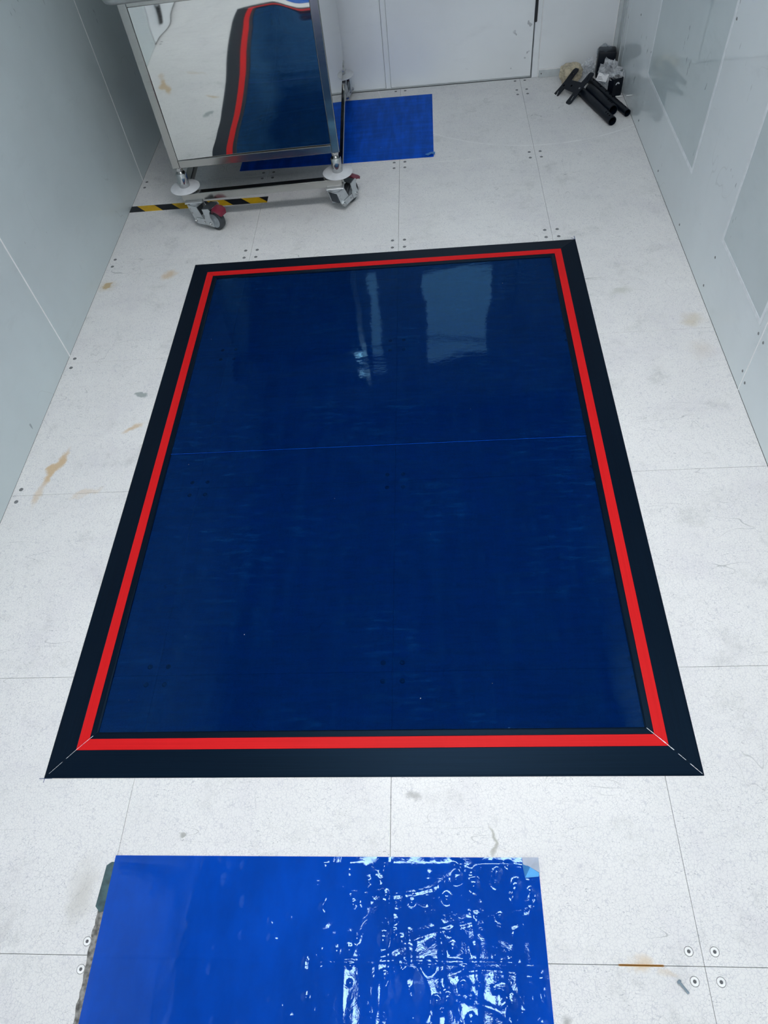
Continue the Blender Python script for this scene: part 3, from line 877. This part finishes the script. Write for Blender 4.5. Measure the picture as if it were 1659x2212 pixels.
def cabinet():
    c = empty('steel_cabinet', (CX, CY, .148), YAW, label='mirror polished stainless steel cabinet with four round footed legs, by the left wall', cat='cabinet')
    g = empty('tmp')   # geometry below is written in floor heights
    bpy.data.objects.remove(g)
    O = (0, 0, -.148)
    T = .030
    b = .0018
    z0, z1 = CZ0, CZ1
    ZM = .792
    for u in (0, CWID - T):
        box('post', u, u + T, 0, T, z0, z1, 'steel', c, b, loc=O)
        box('post', u, u + T, CDEP - T, CDEP, z0, z1, 'steel', c, b, loc=O)
    for y in (0, CDEP - T):
        box('rail', T, CWID - T, y, y + T, z0, z0 + T, 'steel', c, b, loc=O)
        box('rail', T, CWID - T, y, y + T, z1 - T, z1, 'steel', c, b, loc=O)
        box('rail', T, CWID - T, y, y + T, ZM, ZM + T, 'steel', c, b, loc=O)
    for u in (0, CWID - T):
        box('side_rail', u, u + T, T, CDEP - T, z0, z0 + T, 'steel', c, b, loc=O)
        box('side_rail', u, u + T, T, CDEP - T, z1 - T, z1, 'steel', c, b, loc=O)
    p = mirror_sheet('front_panel', c, T + .002, CWID - T - .0015, z0 + T + .0015, ZM - .0015, .0012, warp, 70, 60)
    p.location = O; p['label'] = 'slightly warped mirror polished panel'
    p = mirror_sheet('front_panel', c, T + .002, CWID - T - .002, ZM + T + .002, z1 - T - .002, .0020, lambda u, v: -.0006 * math.sin(u * 4.6), 30, 12)
    p.location = O
    box('inner_lining', T, CWID - T, .022, .026, z0 + .004, z1 - .004, 'seal', c, loc=O)
    # polished side sheets cover the side frames
    for s, u in ((1, CWID), (-1, 0)):
        bm = bmesh.new(); n = 40
        g = [[bm.verts.new((u + s * (.0008 + .0010 * math.sin(math.pi * i / n) * math.sin(math.pi * j / 8)), .010 + (CDEP - .020) * i / n, z0 + .001 + (z1 - z0 - .002) * j / 8)) for i in range(n + 1)] for j in range(9)]
        for j in range(8):
            for i in range(n): bm.faces.new((g[j][i], g[j][i + 1], g[j + 1][i + 1], g[j + 1][i]))
        me = finish(bm, 'side_panel', 'mirror', True)
        if me.polygons[0].normal.x * s < 0: me.flip_normals()
        obj('side_panel', me, c, O)
    box('back_panel', T, CWID - T, CDEP - .006, CDEP - .002, z0, z1, 'steel', c, loc=O)
    box('top_panel', .001, CWID - .001, .001, CDEP - .001, z1, z1 + .0015, 'mirror', c, loc=O)
    box('bottom_panel', T, CWID - T, T, CDEP - T, z0 + .010, z0 + .013, 'darksteel', c, loc=O)
    # push handle that wraps around the front
    zb, r, off = .8335, .0135, -.055
    pts = [(-.004, .12, zb), (-.016, .05, zb), (-.018, .0, zb), (-.017, off + .030, zb)]
    pts += [(-.017 + .028 * (1 - math.cos(a)), off + .028 * (1 - math.sin(a)), zb) for a in [k * math.pi / 12 for k in range(1, 7)]]
    pts += [(.30, off, zb)]
    pts += [(CWID - x, y, z) for x, y, z in pts[:-1][::-1]]
    tube('handle_bar', pts, r, 'satin', c, 16, loc=O)
    for u, v in ((.020, .020), (CWID - .020, .020), (.020, CDEP - .020), (CWID - .020, CDEP - .020)):
        f = empty('leveling_foot', (u, v, 0), parent=c)
        lathe('foot_pad', [(0, .0), (.056, .0), (.0605, .0025), (.061, .005), (.058, .0075), (.020, .0105), (0, .0105)], 'nylon', f, 48)
        lathe('foot_sleeve', [(0, .010), (.0215, .010), (.022, .012), (.0215, .062), (.019, .066), (.012, .066), (0, .066)], 'chrome', f, 32)
        lathe('foot_stud', [(0, .060), (.012, .060), (.013, .066), (.013, .078), (.0145, .080), (.0145, .0915), (0, .0915)], 'chrome', f, 24)
cabinet()

# ================================================================== PILE OF PARTS IN THE CORNER
def black_tube(p0, p1, r, holes, label, wall=.003):
    p0, p1 = Vector(p0), Vector(p1)
    L = (p1 - p0).length
    e = empty('steel_tube', p0, label=label, cat='tube', group='black steel tubes in the corner')
    e.rotation_mode = 'QUATERNION'
    e.rotation_quaternion = Vector((1, 0, 0)).rotation_difference((p1 - p0).normalized())
    bm = bmesh.new(); bm_tube(bm, [(0, 0, 0), (L * .5, 0, 0), (L - .002, 0, 0), (L, 0, 0)], r, 24, r - wall)
    obj('tube_wall', finish(bm, 'tube_wall', 'tube', True), e)
    for x, a in holes:
        M4 = Matrix.Rotation(R(a), 4, 'X') @ Matrix.Translation((x * L, 0, r - .0006))
        lathe('hole', [(0, .0009), (.0038, .0009), (.0042, 0)], 'pit', e, 12, M4)
    return e
black_tube((.862, 3.530, .0195), (.962, 3.198, .0195), .0190, [(.84, 20), (.89, 20), (.94, 20), (.80, -40), (.97, -60)], 'black steel tube lying nearest, foremost of three in the corner')
black_tube((.908, 3.520, .0225), (.980, 3.292, .0225), .0222, [(.75, -10), (.82, -10), (.89, -10)], 'short thick black tube lying between the two longer ones')
black_tube((.925, 3.630, .0165), (1.041, 3.268, .0165), .0160, [(.12, 10), (.32, 10), (.46, 10), (.55, 10), (.63, 10), (.72, -10), (.82, -20), (.93, -10)], 'long thin black tube lying closest to the right wall')
# bracket: two slotted arms joined by a web
def bracket():
    B1 = Vector((.765, 3.544, .004)); T1 = Vector((.872, 3.622, .088)); B2 = Vector((.804, 3.441, .004))
    e1 = (T1 - B1); L = e1.length; e1.normalize()
    e2 = (B2 - B1); e2 = (e2 - e1 * e2.dot(e1)); Wd = e2.length; e2.normalize()
    n = e1.cross(e2)
    if n.z < 0:
        B1, B2, e2 = B2, B1, -e2
        n = e1.cross(e2)
    e = empty('mount_bracket', B1, label='black slotted mounting bracket leaning on the tubes', cat='bracket')
    Mx = Matrix((e1, e2, n)).transposed()
    e.rotation_mode = 'QUATERNION'; e.rotation_quaternion = Mx.to_quaternion()
    def slot(cx, cy, l, w, a):
        pts = []
        for k in range(8):
            t = k * math.pi / 7 - math.pi / 2; pts.append((l / 2 + w * math.cos(t), w * math.sin(t)))
        for k in range(8):
            t = k * math.pi / 7 + math.pi / 2; pts.append((-l / 2 + w * math.cos(t), w * math.sin(t)))
        return [(cx + x * math.cos(a) - y * math.sin(a), cy + x * math.sin(a) + y * math.cos(a)) for x, y in pts]
    h = .0165
    for k, cy in ((0, 0.0), (1, Wd)):
        s = 1 if k == 0 else -1
        outer = [(-.010, -h * .6 + cy), (-.003, -h + cy), (.03, -h + cy), (.06, -h + cy + s * .003), (L - .06, -h + cy + s * .003), (L - .03, -h + cy), (L - .004, -h + cy), (L + .004, -h * .6 + cy),
                 (L + .004, h * .6 + cy), (L - .004, h + cy), (L - .03, h + cy), (L - .06, h + cy + s * .003), (.06, h + cy + s * .003), (.03, h + cy), (-.003, h + cy), (-.010, h * .6 + cy)]
        holes = [slot(.022, cy, .022, .0038, .35 if k else .25), slot(L - .024, cy, .020 if k == 0 else .006, .0034, .3)]
        plate('arm', outer, holes, .0035, 'tube', e)
    plate('web', [(L * .30, h * .8), (L * .66, h * .8), (L * .64, Wd - h * .8), (L * .34, Wd - h * .8)], [], .0034, 'tube', e)
    lathe('rivet', [(0, .0055), (.0035, .0052), (.005, .0035)], 'screwdull', e, 14, Matrix.Translation((L * .48, 0.002, 0)))
    lathe('rivet', [(0, .0055), (.0035, .0052), (.005, .0035)], 'pit', e, 14, Matrix.Translation((L * .48, Wd * .55, 0)))
    lathe('rivet', [(0, .0055), (.0035, .0052), (.005, .0035)], 'pit', e, 14, Matrix.Translation((L * .42, Wd * .98, 0)))
bracket()

def crumple(name, loc, size, mname, seed, amp=.3, freq=2.2, sub=4, parent=None, flat=True, **kw):
    bm = bmesh.new()
    bmesh.ops.create_icosphere(bm, subdivisions=sub, radius=1.0)
    for v in bm.verts:
        d = v.co.normalized()
        q = d * freq + Vector((seed * 3.1, seed * 1.7, seed))
        r = 1 + amp * (noise.noise(q) * .9 + .7 * (abs(noise.noise(q * 2.1)) - .25) + .45 * (abs(noise.noise(q * 4.7)) - .2))
        co = d * r
        v.co = Vector((co.x * size[0], co.y * size[1], co.z * size[2]))
    zmin = min(v.co.z for v in bm.verts)
    for v in bm.verts:
        v.co.z -= zmin
        if flat and v.co.z < size[2] * .25: v.co.z *= .35
    return obj(name, finish(bm, name, mname, False), parent, loc, **kw)

crumple('plastic_bag', (.834, 3.652, .001), (.056, .044, .043), 'bagbeige', 3, .26, 1.7,
        label='crumpled yellowish plastic bag behind the bracket by the wall', cat='bag', group='bags in the corner')
cb = empty('plastic_bag', (1.000, 3.572, .001), label='crumpled clear plastic bag with a white printed slip in the corner pile', cat='bag', group='bags in the corner')
crumple('bag_film', (0, 0, 0), (.045, .042, .054), 'bagclear', 11, .5, 2.2, 4, cb)
crumple('plastic_bag', (.922, 3.690, .001), (.030, .024, .036), 'bagclear', 5, .5, 2.8, 4, None,
        label='small clear plastic bag between the yellowish bag and the dark bundle', cat='bag', group='bags in the corner')
sl = plate('paper_slip', [(-.026, -.018), (.026, -.018), (.026, .018), (-.026, .018)], [], .0006, 'paper', cb,
           Matrix.Translation((-.034, -.034, .060)) @ Matrix.Rotation(R(-35), 4, 'Z') @ Matrix.Rotation(R(40), 4, 'X'))
for k in range(3):
    plate('printed_line', [(-.022, -.012 + k * .006), (-.022 + .03 - k * .006, -.012 + k * .006), (-.022 + .03 - k * .006, -.0105 + k * .006), (-.022, -.0105 + k * .006)], [], .0002, 'ink', sl,
          Matrix.Translation((-.034, -.034, .060)) @ Matrix.Rotation(R(-35), 4, 'Z') @ Matrix.Rotation(R(40), 4, 'X') @ Matrix.Translation((0, 0, .0006)))
# black sleeve standing in clear wrap
bx = empty('sleeve_box', (1.021, 3.486, .001), R(28), label='black sleeve with a curved slot, wrapped in clear film beside the right wall', cat='box')
M4 = Matrix.Rotation(R(90), 4, 'X')
arcs = [(.012 * math.cos(a) - .006, .052 + .012 * math.sin(a)) for a in [math.pi * (.05 + k * .1) for k in range(10)]]
arci = [(.006 * math.cos(a) - .006, .052 + .006 * math.sin(a)) for a in [math.pi * (.95 - k * .1) for k in range(10)]]
plate('front_face', [(-.030, 0), (.024, 0), (.024, .078), (-.030, .082)], [arcs + arci], .003, 'boxblack', bx, Matrix.Translation((0, -.016, 0)) @ M4)
plate('slot_reflection', arcs + arci, [], .0012, 'nylon', bx, Matrix.Translation((0, -.0175, 0)) @ M4, label='pale plate standing in for the reflection in the curved slot')  # pale colour paints the reflection seen in the slot
box('side_face', .021, .024, -.016, .018, 0, .078, 'boxblack', bx, .0006)
box('side_face', -.030, -.027, -.016, .018, 0, .080, 'boxblack', bx, .0006)
box('back_face', -.027, .021, .015, .018, 0, .079, 'boxblack', bx)
crumple('wrap_film', (.002, .004, .055), (.030, .022, .022), 'bagclear', 21, .55, 3.0, 3, bx)
crumple('wrap_film', (.034, .0, .0), (.007, .012, .045), 'bagclear', 8, .5, 3.0, 3, bx)
dk = empty('wrapped_bundle', (1.008, 3.694, .001), R(-8), label='dark bundle in smoky plastic standing in the far right corner', cat='bundle')
box('bundle_core', -.044, .040, -.034, .034, 0, .118, 'boxblack', dk, .008, 2)
crumple('wrap_film', (-.012, .0, .060), (.036, .032, .036), 'bagdark', 14, .35, 2.6, 4, dk, flat=False)
tube('metal_pin', [(1.022, 3.462, .004), (1.052, 3.462, .004)], .0035, 'chrome', None, 10, label='small bright metal pin on the floor beside the black sleeve', cat='pin')

# ================================================================== LOOSE BOLT ON THE NEAR FLOOR
bo = empty('loose_bolt', (.5475, -.026, .0045), R(-53), label='small grey bolt lying on the floor near the ringed screws', cat='bolt')
lathe('bolt_head', [(0, -.004), (.0032, -.004), (.0045, -.002), (.0045, .0), (0, .0)], 'bolt', bo, 6, Matrix.Rotation(R(90), 4, 'Y'))
lathe('bolt_shank', [(0, 0), (.0022, 0), (.0022, .019), (.0016, .021), (0, .021)], 'bolt', bo, 12, Matrix.Rotation(R(90), 4, 'Y'))
